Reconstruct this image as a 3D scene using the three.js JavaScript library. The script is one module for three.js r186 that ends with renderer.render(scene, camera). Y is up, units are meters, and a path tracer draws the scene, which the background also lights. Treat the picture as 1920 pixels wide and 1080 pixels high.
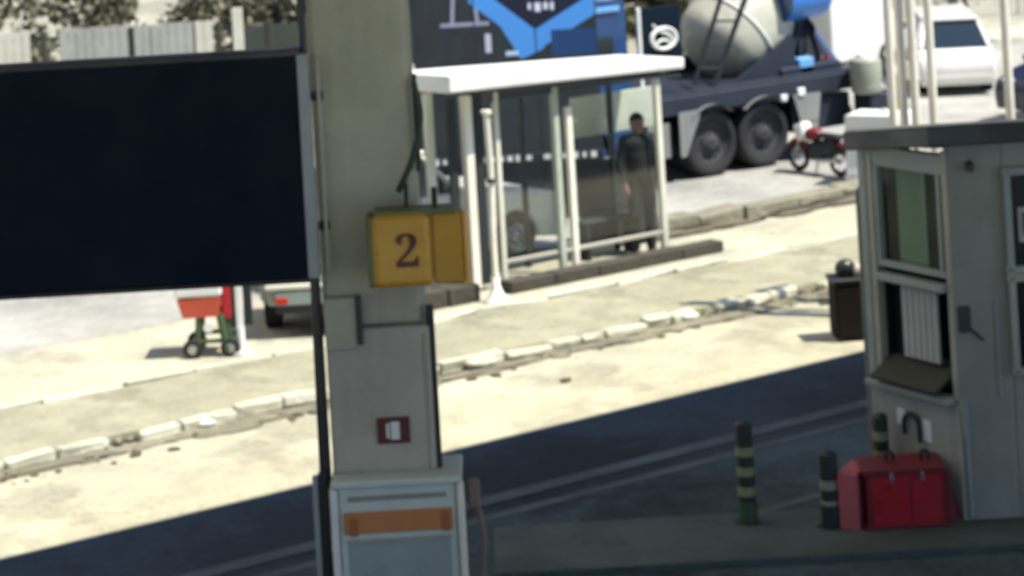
import * as THREE from 'three';
import { RoundedBoxGeometry } from 'three/addons/geometries/RoundedBoxGeometry.js';
import { ConvexGeometry } from 'three/addons/geometries/ConvexGeometry.js';
import { mergeGeometries } from 'three/addons/utils/BufferGeometryUtils.js';
import { MarchingCubes } from 'three/addons/objects/MarchingCubes.js';
import { Sky } from 'three/addons/objects/Sky.js';
import { FontLoader } from 'three/addons/loaders/FontLoader.js';
import { TextGeometry } from 'three/addons/geometries/TextGeometry.js';

// ---------------------------------------------------------------- camera, sky, sun, exposure
// World: x runs along the road, -z across it, metres. A ceiling camera under the forecourt canopy, 6 m up,
// with a long lens and a shifted frame, looking 34 degrees off the perpendicular to the road.
const YAW = THREE.MathUtils.degToRad(-34), ROLL = THREE.MathUtils.degToRad(-3.3);
const scene = new THREE.Scene();
const FULL_H = 2996, FULL_W = FULL_H * 16 / 9;
const camera = new THREE.PerspectiveCamera(2 * Math.atan(FULL_H / 2 / 4600) * 180 / Math.PI, 16 / 9, 0.1, 900);
camera.rotation.order = 'YXZ';
camera.position.set(0, 6, 0);
camera.rotation.set(0, YAW, ROLL);
camera.setViewOffset(FULL_W, FULL_H, FULL_W / 2 - 904.7, FULL_H / 2 + 418.4, 1920, 1080);
camera.focus = 5; camera.userData.fStop = 2.4;   // the whole distance lies a little beyond the sharp plane
scene.add(camera);

const SUN = new THREE.Vector3(0.3, 1, 0.45).normalize();
const sky = new Sky();
sky.name = 'sky'; sky.userData = { kind: 'structure', label: 'clear pale blue daytime sky' };
sky.scale.setScalar(800);
sky.material.uniforms.sunPosition.value.copy(SUN);
sky.material.uniforms.turbidity.value = 10;
sky.material.uniforms.rayleigh.value = .35;
sky.material.uniforms.mieCoefficient.value = 0.004;
scene.add(sky);
scene.environmentIntensity = 0.2;
const sun = new THREE.DirectionalLight(0xfff3dc, 4.4);
sun.position.copy(SUN).multiplyScalar(90).add(new THREE.Vector3(16, 0, -18));
sun.target.position.set(16, 0, -18);
sun.castShadow = true;
Object.assign(sun.shadow.camera, { left: -60, right: 60, top: 60, bottom: -60, near: 1, far: 220 });
sun.shadow.mapSize.set(4096, 4096);
scene.add(sun, sun.target);
const renderer = new THREE.WebGLRenderer({ antialias: true });
renderer.toneMapping = THREE.LinearToneMapping;
renderer.toneMappingExposure = 1.85;
renderer.shadowMap.enabled = true;

// ---------------------------------------------------------------- helpers
let seed = 7;
const rnd = (a = 1, b) => { seed = (seed * 1664525 + 1013904223) >>> 0; const t = seed / 4294967296; return b === undefined ? t * a : a + t * (b - a); };
const CY = Math.cos(-YAW), SY = Math.sin(-YAW);
const at = (r, d) => [r * CY + d * SY, 0, r * SY - d * CY];      // metres right of / in front of the camera's foot -> world
const taken = {};
function numbered(n) { const k = taken[n] = (taken[n] ?? -1) + 1; return k ? n + '_' + String(k).padStart(3, '0') : n; }
function metricUV(g) {                                            // texture coordinates in metres from the dominant axis
  const p = g.attributes.position, n = g.attributes.normal, uv = new Float32Array(p.count * 2);
  for (let i = 0; i < p.count; i++) {
    const ax = Math.abs(n.getX(i)), ay = Math.abs(n.getY(i)), az = Math.abs(n.getZ(i));
    const [u, v] = ay >= ax && ay >= az ? [p.getX(i), p.getZ(i)] : ax > az ? [p.getZ(i), p.getY(i)] : [p.getX(i), p.getY(i)];
    uv[2 * i] = u; uv[2 * i + 1] = v;
  }
  g.setAttribute('uv', new THREE.BufferAttribute(uv, 2));
  return g;
}
function join(list) {
  const gs = [].concat(list).map((g) => {
    const h = g.index ? g.toNonIndexed() : g.clone();
    for (const k of Object.keys(h.attributes)) if (!['position', 'normal', 'uv'].includes(k)) h.deleteAttribute(k);
    if (!h.attributes.normal) h.computeVertexNormals();
    return metricUV(h);
  });
  return gs.length > 1 ? mergeGeometries(gs) : gs[0];
}
function mesh(name, geos, mat, parent, keepUV) {
  const m = new THREE.Mesh(keepUV ? geos : join(geos), mat);
  m.name = parent ? name : numbered(name);
  m.castShadow = m.receiveShadow = true;
  (parent ?? scene).add(m);
  return m;
}
function thing(name, label, category, pos = [0, 0, 0], turn = 0, group) {
  const o = new THREE.Group(); o.name = numbered(name);
  o.position.set(...pos); o.rotation.y = turn;
  o.userData = { label, category }; if (group) o.userData.group = group;
  scene.add(o); return o;
}
function dup(src, label, pos, turn, group) {
  const o = src.clone(); o.name = numbered(src.name.replace(/_\d{3}$/, ''));
  o.position.set(...pos); if (turn !== undefined) o.rotation.y = turn;
  o.userData = { ...src.userData, label }; if (group) o.userData.group = group;
  scene.add(o); return o;
}
// the same name for each of several pieces, one mesh apiece
const each = (name, geos, mt, parent) => geos.map((g) => mesh(name, [g], mt, parent));
function struct(name, geos, mat, label) {
  const m = mesh(name, geos, mat); m.userData.kind = 'structure'; if (label) m.userData.label = label; return m;
}
const part = (m, label) => { m.userData.label = label; return m; };
const V = (x, y, z) => new THREE.Vector3(x, y, z);
// a rounded box, its centre given
function box(w, h, d, x = 0, y = 0, z = 0, r = 0.01, rot) {
  const rr = Math.min(r, w / 2.2, h / 2.2, d / 2.2);
  const g = new RoundedBoxGeometry(w, h, d, 2, rr);
  if (rot) g.applyMatrix4(new THREE.Matrix4().makeRotationFromEuler(new THREE.Euler(...rot)));
  return g.translate(x, y, z);
}
function rod(a, b, r0, r1 = r0, seg = 14) {
  const A = V(...a), B = V(...b), L = A.distanceTo(B);
  const g = new THREE.CylinderGeometry(r1, r0, L, seg);
  g.applyQuaternion(new THREE.Quaternion().setFromUnitVectors(V(0, 1, 0), B.clone().sub(A).normalize()));
  const m = A.add(B).multiplyScalar(0.5);
  return g.translate(m.x, m.y, m.z);
}
function tube(pts, r, seg = 32, rs = 8) { return new THREE.TubeGeometry(new THREE.CatmullRomCurve3(pts.map((p) => V(...p))), seg, r, rs); }
function cyl(r, h, x, y, z, axis = 'y', seg = 28, r2 = r) {
  const g = new THREE.CylinderGeometry(r2, r, h, seg);
  if (axis === 'z') g.rotateX(Math.PI / 2); if (axis === 'x') g.rotateZ(Math.PI / 2);
  return g.translate(x, y, z);
}
const xf = (g, m) => g.applyMatrix4(m);

// ---------------------------------------------------------------- textures and materials
function lattice(n, s) { let k = s >>> 0; const a = new Float32Array(n * n); for (let i = 0; i < n * n; i++) { k = (k * 1664525 + 1013904223) >>> 0; a[i] = k / 4294967296; } return a; }
function tileNoise(size, octs, s) {
  const out = new Float32Array(size * size); let tot = 0;
  octs.forEach(([n, amp], o) => {
    const L = lattice(n, s * 977 + o * 131 + 17); tot += amp;
    for (let y = 0; y < size; y++) for (let x = 0; x < size; x++) {
      const fx = x / size * n, fy = y / size * n, ix = fx | 0, iy = fy | 0; let tx = fx - ix, ty = fy - iy;
      tx = tx * tx * (3 - 2 * tx); ty = ty * ty * (3 - 2 * ty);
      const a = L[iy % n * n + ix % n], b = L[iy % n * n + (ix + 1) % n], c = L[(iy + 1) % n * n + ix % n], d = L[(iy + 1) % n * n + (ix + 1) % n];
      out[y * size + x] += amp * (a + (b - a) * tx + (c - a) * ty + (a - b - c + d) * tx * ty);
    }
  });
  for (let i = 0; i < out.length; i++) out[i] /= tot;
  return out;
}
function dataTex(size, fn, srgb = false) {
  const d = new Uint8Array(size * size * 4);
  for (let i = 0; i < size * size; i++) { const [r, g, b] = fn(i, i % size, (i / size) | 0); d[4 * i] = r * 255; d[4 * i + 1] = g * 255; d[4 * i + 2] = b * 255; d[4 * i + 3] = 255; }
  const t = new THREE.DataTexture(d, size, size, THREE.RGBAFormat);
  t.wrapS = t.wrapT = THREE.RepeatWrapping; t.magFilter = THREE.LinearFilter; t.minFilter = THREE.LinearMipmapLinearFilter; t.generateMipmaps = true;
  if (srgb) t.colorSpace = THREE.SRGBColorSpace;
  t.needsUpdate = true; return t;
}
const clamp = (v, a = 0, b = 1) => Math.min(b, Math.max(a, v));
const S = 512;
const nA = tileNoise(S, [[4, 1], [9, .8], [21, .6], [64, .5], [170, .5]], 3);
const nB = tileNoise(S, [[5, 1], [13, .7], [40, .5]], 11);
const nF = tileNoise(S, [[128, 1], [256, 1]], 23);
const nC = tileNoise(S, [[3, 1], [7, .6], [90, .25]], 31);
function tone(lo, hi, contrast, warm = 0) {
  return dataTex(S, (i) => { const v = clamp(0.5 + (nA[i] - 0.5) * contrast + (nF[i] - 0.5) * 0.25); const k = lo + (hi - lo) * v; return [clamp(k + warm * (nB[i] - .5)), k, clamp(k - warm * (nB[i] - .5))]; });
}
const T = {
  asphalt: tone(0.5, 1, 1.6, 0.05),
  asphaltWorn: dataTex(S, (i) => {
    let k = 0.35 + 0.6 * clamp(0.5 + (nA[i] - 0.5) * 2.4 + (nF[i] - .5) * .5); k *= 1 - .55 * clamp((nB[i] - .6) * 9);
    if (Math.abs(nC[i] - 0.47) < 0.005) k *= .55; k += .25 * clamp((nF[i] - .72) * 5);
    return [clamp(k), clamp(k), clamp(k)];
  }), concrete: dataTex(S, (i) => {
    let k = 0.62 + 0.38 * clamp(0.5 + (nA[i] - 0.5) * 1.9); const st = clamp((nB[i] - 0.57) * 7); k *= 1 - 0.2 * st;
    const cr = Math.abs(nC[i] - 0.5) < 0.006 ? 0.75 : 1; k *= cr * (0.92 + 0.16 * (nF[i] - 0.5));
    return [k, k * (0.985 + .03 * (nC[i] - .5)), k * (0.94 + 0.08 * (nC[i] - .5))];
  }),
  paint: dataTex(S, (i, x, y) => { const k = 0.8 + 0.2 * clamp(0.5 + (nB[i] - 0.45) * 1.5 + (nF[i] - .5) * .12) - 0.03 * clamp((nC[i] - .6) * 4); return [k, k, k * 0.985]; }),
  streak: dataTex(S, (i, x, y) => { const s = nB[(y >> 4) % S * S + x]; const k = 0.72 + 0.28 * clamp(0.55 + (s - 0.5) * 1.4 + (nA[i] - 0.5) * 1.0); return [k, k * .99, k * .96]; }),
  rough: dataTex(S, (i) => { const k = clamp(0.72 + (nA[i] - .5) * 0.9); return [k, k, k]; }),
  bump: dataTex(S, (i) => { const k = clamp(0.5 + (nA[i] - .5) * .8 + (nF[i] - .5) * .9); return [k, k, k]; }),
  lumps: dataTex(S, (i) => { const k = clamp(0.5 + (nB[i] - .5) * 1.8 + (nF[i] - .5) * .3); return [k, k, k]; }),
};
const rep = (t, s) => { const c = t.clone(); c.repeat.set(s, s); c.needsUpdate = true; return c; };
const TM = { asphalt: rep(T.asphalt, .21), asphaltWorn: rep(T.asphaltWorn, .16), concrete: rep(T.concrete, .17), concreteB: rep(T.concrete, .33), paint: rep(T.paint, .45), streak: rep(T.streak, .5), rough: rep(T.rough, .5), bump: rep(T.bump, .6), bumpFine: rep(T.bump, 1.4), lumps: rep(T.lumps, .8), dirt: rep(T.concrete, .06) };
function M(r, g, b, o = {}) { const m = new THREE.MeshStandardMaterial({ roughness: 0.7, metalness: 0, ...o }); m.color.setRGB(r, g, b); return m; }
function P(r, g, b, o = {}) { const m = new THREE.MeshPhysicalMaterial({ roughness: 0.5, metalness: 0, ...o }); m.color.setRGB(r, g, b); return m; }
const painted = (r, g, b, o = {}) => M(r, g, b, { map: TM.paint, roughnessMap: TM.rough, roughness: 0.75, ...o });
const dusty = (r, g, b, o = {}) => M(r, g, b, { map: TM.streak, roughness: 0.85, bumpMap: TM.bumpFine, bumpScale: 0.002, ...o });
const carPaint = (r, g, b) => P(r, g, b, { map: TM.paint, roughness: 0.4, clearcoat: 0.7, clearcoatRoughness: 0.12 });
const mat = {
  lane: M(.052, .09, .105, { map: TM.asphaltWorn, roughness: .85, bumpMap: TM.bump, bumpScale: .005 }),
  asphalt: M(.025, .045, .057, { map: TM.asphaltWorn, roughness: .9, bumpMap: TM.bump, bumpScale: .006 }),  // blue-dark tone carries part of the canopy shade
  road: M(.43, .42, .365, { map: TM.asphalt, roughness: .9, bumpMap: TM.bump, bumpScale: .006 }),
  ground: M(.46, .45, .36, { map: TM.dirt, roughness: .95, bumpMap: TM.lumps, bumpScale: .01 }),
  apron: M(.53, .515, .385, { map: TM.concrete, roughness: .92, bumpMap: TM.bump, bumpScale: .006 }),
  walk: M(.39, .38, .265, { map: TM.concreteB, roughness: .92, bumpMap: TM.bump, bumpScale: .005 }),
  kerb: M(.64, .63, .50, { map: TM.concreteB, roughness: .9, bumpMap: TM.lumps, bumpScale: .012 }),
  dirt: M(.17, .15, .105, { map: TM.concreteB, roughness: 1, bumpMap: TM.lumps, bumpScale: .02 }),
  dirtPale: M(.30, .285, .205, { map: TM.concreteB, roughness: 1, bumpMap: TM.lumps, bumpScale: .02 }),
  islandTop: M(.085, .118, .112, { map: TM.concreteB, roughness: .85, bumpMap: TM.bump, bumpScale: .004 }),
  line: M(.10, .128, .14, { map: TM.concreteB, roughness: .9 }),
  canopy: painted(.75, .76, .74),
  olive: dusty(.47, .46, .36), taupe: dusty(.48, .455, .385),
  darkGreen: painted(.03, .045, .028), black: painted(.012, .014, .016, { roughness: .6 }), darkTrim: painted(.03, .038, .04),
  navy: P(.0028, .0095, .018, { roughness: .9, specularIntensity: .25, roughnessMap: TM.rough }), greyTrim: painted(.33, .37, .38), white: painted(.80, .80, .76), whiteWarm: painted(.88, .83, .70), cream: painted(.72, .71, .58),
  amber: painted(.56, .30, .025, { roughness: .45 }), amberHighlight: painted(.82, .42, .09, { roughness: .4 }), rust: painted(.10, .02, .012),
  pumpBody: painted(.60, .66, .60), pumpPanel: painted(.32, .39, .37, { roughness: .45 }), orange: painted(.55, .22, .07), brownOrange: painted(.38, .14, .04),
  rubber: M(.016, .016, .017, { roughness: .85, bumpMap: TM.bumpFine, bumpScale: .003 }), hose: M(.20, .135, .11, { roughness: .6 }),
  kioskWall: dusty(.31, .32, .27), kioskBase: dusty(.40, .42, .37), kioskFrame: painted(.33, .37, .335), kioskFrameWarm: painted(.40, .39, .31), kioskDark: painted(.035, .04, .04),
  kioskPane: P(.008, .014, .018, { roughness: .25, specularIntensity: .35 }), curtain: M(.29, .325, .245, { map: TM.streak, roughness: .95 }), panelWhite: painted(.44, .45, .40), brown: dusty(.06, .06, .042),
  glassDark: P(.02, .03, .035, { roughness: .08, metalness: 0, clearcoat: 1, clearcoatRoughness: .03 }),
  glassClear: P(.86, .95, .90, { roughness: .06, transmission: 1, thickness: 0, ior: 1.45, specularIntensity: .25 }),
  glass: P(.97, .985, .98, { roughness: .06, transmission: 1, thickness: 0, ior: 1.45 }),
  red: painted(.42, .012, .02, { roughness: .5 }), redDark: painted(.16, .008, .012), redPale: painted(.5, .11, .12), redBright: painted(.85, .13, .07, { roughness: .4 }),
  bollardDark: painted(.022, .032, .024), bollardBand: painted(.26, .27, .13), bollardGreen: painted(.05, .085, .035), bollardPale: painted(.30, .29, .22),
  binBrown: P(.010, .008, .006, { roughness: .8, specularIntensity: .3 }), bag: P(.02, .025, .02, { roughness: .35 }), paleBag: painted(.6, .5, .42),
  metal: M(.45, .46, .45, { metalness: .8, roughness: .4, roughnessMap: TM.rough }), chrome: M(.7, .7, .7, { metalness: 1, roughness: .2 }),
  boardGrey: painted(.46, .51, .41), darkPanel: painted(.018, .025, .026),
  drum: dusty(.50, .51, .42, { roughness: .6 }), blue: P(.02, .21, .68, { map: TM.paint, roughness: .45, clearcoat: .5, clearcoatRoughness: .2 }), cabBlue: P(.004, .05, .16, { map: TM.paint, roughness: .45, clearcoat: .5 }), skyBlue: painted(.16, .42, .80),
  chassis: painted(.014, .02, .034), guard: dusty(.24, .25, .24), rimDark: dusty(.045, .045, .05), lampRed: painted(.5, .02, .015, { roughness: .25 }), lampWhite: P(.8, .8, .76, { roughness: .1, clearcoat: 1 }),
  plinth: M(.075, .066, .05, { map: TM.concreteB, roughness: 1, bumpMap: TM.lumps, bumpScale: .01 }),
  stone: M(.50, .48, .37, { map: TM.concreteB, roughness: 1, bumpMap: TM.lumps, bumpScale: .01 }), stonePale: M(.78, .77, .70, { map: TM.concreteB, roughness: 1 }),
  bark: M(.10, .075, .05, { map: TM.streak, roughness: 1 }),
};
const leafMat = (r, g, b) => { const m = P(r, g, b, { roughness: .85, transmission: .35, thickness: 0, side: THREE.DoubleSide }); return m; };

// ---------------------------------------------------------------- ground and roads
const sheet = (x0, x1, z0, z1, y) => { const g = new THREE.PlaneGeometry(x1 - x0, z1 - z0); g.rotateX(-Math.PI / 2); return g.translate((x0 + x1) / 2, y, (z0 + z1) / 2); };
struct('ground', sheet(-380, 420, -420, 380, 0), mat.ground, 'pale dusty ground reaching to the horizon');
struct('forecourt', sheet(-30, 60, -18.5, -5, .005), mat.asphalt, 'dark asphalt forecourt, the blue-grey canopy shade put into its colour');  // colour break laid on the shadow edge to deepen the shade
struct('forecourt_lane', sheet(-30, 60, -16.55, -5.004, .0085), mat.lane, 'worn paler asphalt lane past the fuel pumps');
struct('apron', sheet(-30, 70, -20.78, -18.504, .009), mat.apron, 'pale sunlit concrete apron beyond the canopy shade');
struct('apron', sheet(-30, 70, -4.996, 30, .007), mat.apron, 'unseen pale concrete yard added to bounce warm light under the canopy');  // unseen sheet added for warm bounce light on column and kiosk
struct('pavement', [box(100, .1, 1.62, 20, .05, -21.8, .012)], mat.walk, 'buff pavement strip between two broken kerbs');
struct('service_road', sheet(-30, 70, -25.304, -22.66, .009), mat.apron, 'pale concrete strip along which the glass shelter stands');
struct('road', sheet(-60, 110, -35.2, -25.3, .013), mat.road, 'sunlit grey road carrying the mixer lorry');
struct('far_pavement', [box(170, .14, 1.4, 25, .07, -35.92, .02)], mat.kerb, 'pale kerbed footway on the far side of the road');
// faded lane lines on the forecourt
for (const [z, w, name] of [[-17.02, .1], [-16.62, .07], [-15.2, .06]]) struct('road_marking', sheet(4, 40, z - w, z + w, .0125), mat.line, 'faded pale line painted along the forecourt asphalt');

// broken kerb: stones of uneven length, height and tilt, some missing, some crumbled
function kerbRow(name, label, z, x0, x1, lo, hi, gapChance, mtl, h0 = .12, w0 = .14) {
  const k = new THREE.Group(); k.name = numbered(name); k.userData = { kind: 'structure', label }; scene.add(k);
  for (let x = x0; x < x1;) {
    const L = rnd(lo, hi), gap = rnd() < gapChance;
    if (!gap) {
      const h = h0 + rnd(-.025, .03), w = w0 + rnd(-.02, .03);
      const g = new RoundedBoxGeometry(L - .008, h, w, 3, Math.min(.028, h / 3)), p = g.attributes.position;
      for (let i = 0; i < p.count; i++) {
        const s = Math.sin(p.getX(i) * 37 + x * 13) * Math.cos(p.getZ(i) * 51 + p.getY(i) * 43 + x * 7);
        p.setXYZ(i, p.getX(i), p.getY(i) + s * .012, p.getZ(i) + s * .016);
      }
      g.computeVertexNormals(); g.rotateX(rnd(-.14, .14)); g.rotateZ(rnd(-.05, .05)); g.rotateY(rnd(-.08, .08));
      g.translate(x + L / 2, .01 + h / 2, z + rnd(-.03, .03));
      mesh('kerb_stone', g, mtl, k);
    } else {
      const gs = [];
      for (let j = 0; j < 4; j++) { const r = rnd(.03, .07), s = new THREE.IcosahedronGeometry(r, 1); s.scale(1.3, .7, 1); s.rotateY(rnd(6)); gs.push(s.translate(x + rnd(L), r * .5, z + rnd(-.12, .16))); }
      mesh('rubble', gs, mat.dirtPale, k).userData.kind = 'stuff';
    }
    x += L;
  }
  return k;
}
kerbRow('broken_kerb', 'crumbling pale kerb stones along the near edge of the pavement', -20.93, 5.5, 21.5, .24, .6, .14, mat.kerb, .11, .13);
kerbRow('edge_kerb', 'low pale kerb stones along the far edge of the pavement', -22.68, 6, 22.5, .75, 1.0, .0, mat.kerb, .115, .09);
kerbRow('road_kerb', 'dull brownish kerb between the shelter strip and the road', -25.0, 18.9, 30, .6, .95, 0, mat.dirtPale, .2, .34);  // duller brown stones than the other kerbs
{
  const gs = [];
  for (let i = 0; i < 140; i++) { const r = rnd(.015, .05); const s = new THREE.IcosahedronGeometry(r, 1); s.scale(1.4, .6, 1); s.rotateY(rnd(6)); gs.push(s.translate(rnd(7.6, 19.5), r * .3, -20.74 + .4 * rnd() * rnd())); }
  const m = mesh('rubble', gs, mat.dirt); m.userData = { kind: 'stuff', label: 'crumbs of dirt and broken concrete along the kerb foot' };
  const ds = [];
  for (let i = 0; i < 110; i++) { const x = rnd(7, 21), w = rnd(.08, .5); const s = new THREE.SphereGeometry(1, 14, 8); s.scale(w, rnd(.02, .05), rnd(.04, .13)); ds.push(s.translate(x, .008, rnd(-20.82, -20.6))); }
  const d = mesh('dirt', ds, mat.dirtPale); d.userData = { kind: 'stuff', label: 'drifted dirt banked against the broken kerb' };
  const es = [];
  for (let i = 0; i < 46; i++) { const s = new THREE.SphereGeometry(1, 10, 6); s.scale(rnd(.2, .6), rnd(.04, .12), rnd(.07, .16)); es.push(s.translate(rnd(19, 26), .01, rnd(-24.86, -24.72))); }
  const e = mesh('dirt', es, mat.dirt); e.userData = { kind: 'stuff', label: 'dark brown mounds along the front of the road kerb' };  // dark brown mounds along the kerb front
}
function rock(name, label, x, z, r, m, sy = .75) {
  const g = new THREE.IcosahedronGeometry(r, 3), p = g.attributes.position;
  for (let i = 0; i < p.count; i++) { const v = V(p.getX(i), p.getY(i), p.getZ(i)), n = 1 + .16 * Math.sin(v.x / r * 3 + x) * Math.cos(v.z / r * 4 + z) + .1 * Math.sin(v.y / r * 5); p.setXYZ(i, v.x * n * 1.2, v.y * n * sy, v.z * n); }
  g.computeVertexNormals();
  const o = mesh(name, g.translate(0, r * sy * .8, 0), m); o.position.set(x, .01, z); o.userData = { label, category: 'stone' };
}
rock('stone', 'small bright white stone lying on the broken kerb right of the shelter pole', 16.35, -20.85, .085, mat.stonePale);
rock('stone', 'small white stone on the kerb left of the canopy column', 10.5, -20.85, .07, mat.stonePale);
rock('stone', 'lone grey pebble on the apron right of the fuel pump', 13.9, -19.75, .05, mat.dirt, .5);
rock('stone', 'squat buff lump of broken kerb beside the column', 13.6, -20.78, .13, mat.kerb, .6);
rock('stone', 'pale chip of stone on the pavement edge behind the red delivery box', 11.4, -22.6, .06, mat.stonePale);

// ---------------------------------------------------------------- canopy overhead (above the frame: it throws the shade)
{
  const c = thing('forecourt_canopy', 'flat white canopy over the petrol forecourt, its shade on the asphalt', 'canopy');
  mesh('deck', [box(64, .5, 14, 14, 7.25, -8.0, .03)], mat.canopy, c);
  mesh('fascia', [box(64.1, .7, .12, 14, 7.25, -15.07, .02)], mat.white, c);
}

// ---------------------------------------------------------------- canopy column
const ST = YAW;                                                   // the station buildings face the camera
{
  const c = thing('canopy_column', 'square olive-grey column holding up the canopy behind the fuel pump', 'column', at(-.86, 15.3), ST);
  mesh('shaft', [box(.62, 4.34, .5, .0, 4.83, -.05, .05)], mat.olive, c);
  mesh('cladding', [box(.64, 1.36, .54, .02, 2.0 - .02, -.03, .02)], mat.taupe, c);
  mesh('corner_trim', [rod([-.335, 1.7, .215], [-.345, 7, .215], .022)], mat.black, c);
  mesh('corner_trim', [rod([-.37, 1.7, .19], [-.36, 3.0, .19], .02)], mat.darkTrim, c);
  mesh('corner_trim', [box(.05, 1.05, .06, .345, 2.25, .2, .012)], mat.black, c);
  mesh('edge_strip', [box(.03, .9, .03, .31, 2.16, .235, .008)], mat.kioskFrameWarm, c);
  mesh('foot', [box(.7, 1.3, .56, 0, .65, -.05, .02)], mat.taupe, c);
  mesh('cover_plate', [box(.2, .32, .03, -.2, 2.7, .25, .01)], mat.olive, c);
  mesh('cable_duct', [box(.035, .3, .05, -.085, 2.72, .26, .008)], mat.black, c);
  const l = mesh('notice', [box(.2, .16, .012, .085, 2.03, .252, .004)], mat.rust, c);
  mesh('notice_print', [box(.055, .11, .006, .095, 2.03, .261, .002), box(.02, .09, .006, .05, 2.03, .261, .002)], mat.white, l);
  each('sign_bracket', [tube([[.33, 4.15, .24], [.36, 3.95, .27], [.3, 3.7, .3], [.2, 3.5, .33]], .02), rod([.33, 4.2, .2], [.33, 3.6, .2], .016)], mat.darkGreen, c);
}
// hanging two-sided number sign: two faces meeting at an angle
{
  const s = thing('pump_number_sign', 'yellow box sign with a dark 2 fixed to the column above the pump', 'sign', at(-.56, 14.84), ST);
  mesh('lamp_box', [box(.36, .44, .22, -.09, 3.18, 0, .045)], mat.amber, s);
  mesh('side_face', [box(.19, .43, .16, .19, 3.175, -.03, .02)], painted(.52, .28, .02), s);
  mesh('highlight_edge', [box(.03, .44, .17, .3, 3.17, -.03, .008)], mat.amberHighlight, s);  // brighter amber imitates the highlight on the sign's right edge
  each('frame', [box(.05, .43, .2, -.275, 3.18, -.01, .02), box(.5, .03, .2, 0, 3.405, -.02, .01)], painted(.14, .15, .055), s);
  each('hanger', [rod([-.05, 3.4, -.05], [-.05, 3.56, -.1], .014), rod([.12, 3.4, -.05], [.12, 3.52, -.1], .018)], mat.black, s);
  const font = await new FontLoader().loadAsync('fonts/droid/droid_serif_bold.typeface.json');
  const g = new TextGeometry('2', { font, size: .2, depth: .008, curveSegments: 8, bevelEnabled: false });
  g.computeBoundingBox(); const b = g.boundingBox;
  g.translate(-(b.min.x + b.max.x) / 2 - .055, 3.19 - (b.max.y + b.min.y) / 2, .112);
  mesh('numeral', g, mat.rust, s);
}
// big dark panel hung on the column's left
{
  const s = thing('hanging_panel', 'large blank navy panel with a grey edge hung left of the column', 'panel', at(-2.3, 15.0), ST);
  mesh('face', [box(2.16, 1.36, .1, -.02, 3.69, 0, .012)], mat.navy, s);
  each('frame', [box(2.2, .05, .14, -.01, 4.385, -.02, .01), box(2.2, .03, .13, -.01, 2.997, -.02, .01)], mat.black, s);
  mesh('edge_trim', [box(.07, 1.37, .13, 1.1, 3.69, -.01, .012)], mat.greyTrim, s);
  each('hanger_bracket', [box(.075, .06, .06, 1.17, 4.1, -.12, .01), box(.075, .06, .06, 1.17, 3.3, -.12, .01)], mat.darkTrim, s);
  mesh('side_rail', [box(.022, 1.3, .05, 1.188, 3.68, .0, .008)], mat.taupe, s);
}
// fuel pump below the column
{
  const p = thing('fuel_pump', 'pale green fuel pump with an orange band below the numbered column', 'fuel pump', at(-.77, 15.08), ST);
  mesh('cabinet', [box(.72, 1.74, .46, 0, .87, -.05, .02)], mat.pumpBody, p);
  mesh('plinth', [box(.82, .12, .6, 0, .06, -.04, .015)], mat.islandTop, p);
  mesh('lid', [box(.8, .045, .5, 0, 1.755, -.04, .015)], mat.pumpBody, p);
  mesh('edge_post', [box(.045, 1.72, .07, -.385, .87, .17, .012)], mat.white, p);
  mesh('edge_post', [box(.045, 1.72, .07, .385, .87, .17, .012)], mat.whiteWarm, p);
  mesh('side_strip', [box(.06, 1.8, .1, -.455, .9, .05, .01)], mat.black, p);
  mesh('side_rail', [box(.035, 1.78, .06, -.5, .9, .07, .01)], mat.greyTrim, p);
  mesh('lid_strip', [box(.6, .03, .02, -.0, 1.665, .178, .004)], mat.kioskWall, p);  // solid grey-green strip below the lid
  const b = mesh('brand_band', [box(.66, .13, .03, 0, 1.52, .185, .008)], mat.orange, p);
  each('band_end', [box(.05, .11, .008, -.27, 1.5, .204, .003), box(.045, .12, .008, .29, 1.51, .204, .003)], mat.brownOrange, b);
  const d = mesh('display_panel', [box(.62, 1.0, .02, 0, .9, .18, .008)], mat.pumpPanel, p);
  mesh('panel_edge', [box(.64, .018, .012, 0, 1.41, .195, .003)], mat.kioskFrameWarm, d);
}
{
  const h = thing('pump_nozzle', 'rust-orange fuel nozzle and hose hanging on the right side of the pump', 'nozzle', at(-.27, 15.03), ST);
  mesh('nozzle_boot', [box(.075, .17, .1, -.035, 1.62, 0, .02)], mat.hose, h);
  mesh('hose', [tube([[-.02, 1.56, .02], [.01, 1.42, .04], [.0, 1.2, .04], [-.03, .9, .04], [-.02, .5, .03], [-.06, .28, .0]], .018, 40)], mat.hose, h);
}

// ---------------------------------------------------------------- striped bollards, red chest, island
{
  const isl = mesh('pump_island', [box(7.2, .07, 1.15, 3.35, .035, 0, .015)], mat.islandTop); isl.position.set(...at(.0, 18.85)); isl.rotation.y = ST; isl.userData = { kind: 'structure', label: 'low concrete island at the foot of the kiosk' };
}
function bollard(label, r, d, h, rad, band, low) {
  const b = thing('bollard', label, 'bollard', at(r, d), ST, 'striped bollards by the kiosk');
  const n = Math.round(h / .115);
  mesh('tube', [cyl(rad, h - .02, 0, (h - .02) / 2, 0)], mat.bollardDark, b);
  mesh('cap', new THREE.SphereGeometry(rad, 24, 10, 0, 6.3, 0, 1.6).scale(1, .5, 1).translate(0, h - .02, 0), mat.bollardDark, b);
  for (let i = 0; i < n - 2; i++) { const y = .32 * h / .85 + i * .155; if (y < h - .16) mesh('band', [cyl(rad + .004, .07, 0, y, 0)], band, b); }
  mesh('sleeve', [cyl(rad + .008, .2, 0, .14, 0)], low, b);
  mesh('base_plate', [cyl(rad + .04, .02, 0, .06, 0)], mat.bollardDark, b);
  return b;
}
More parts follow.
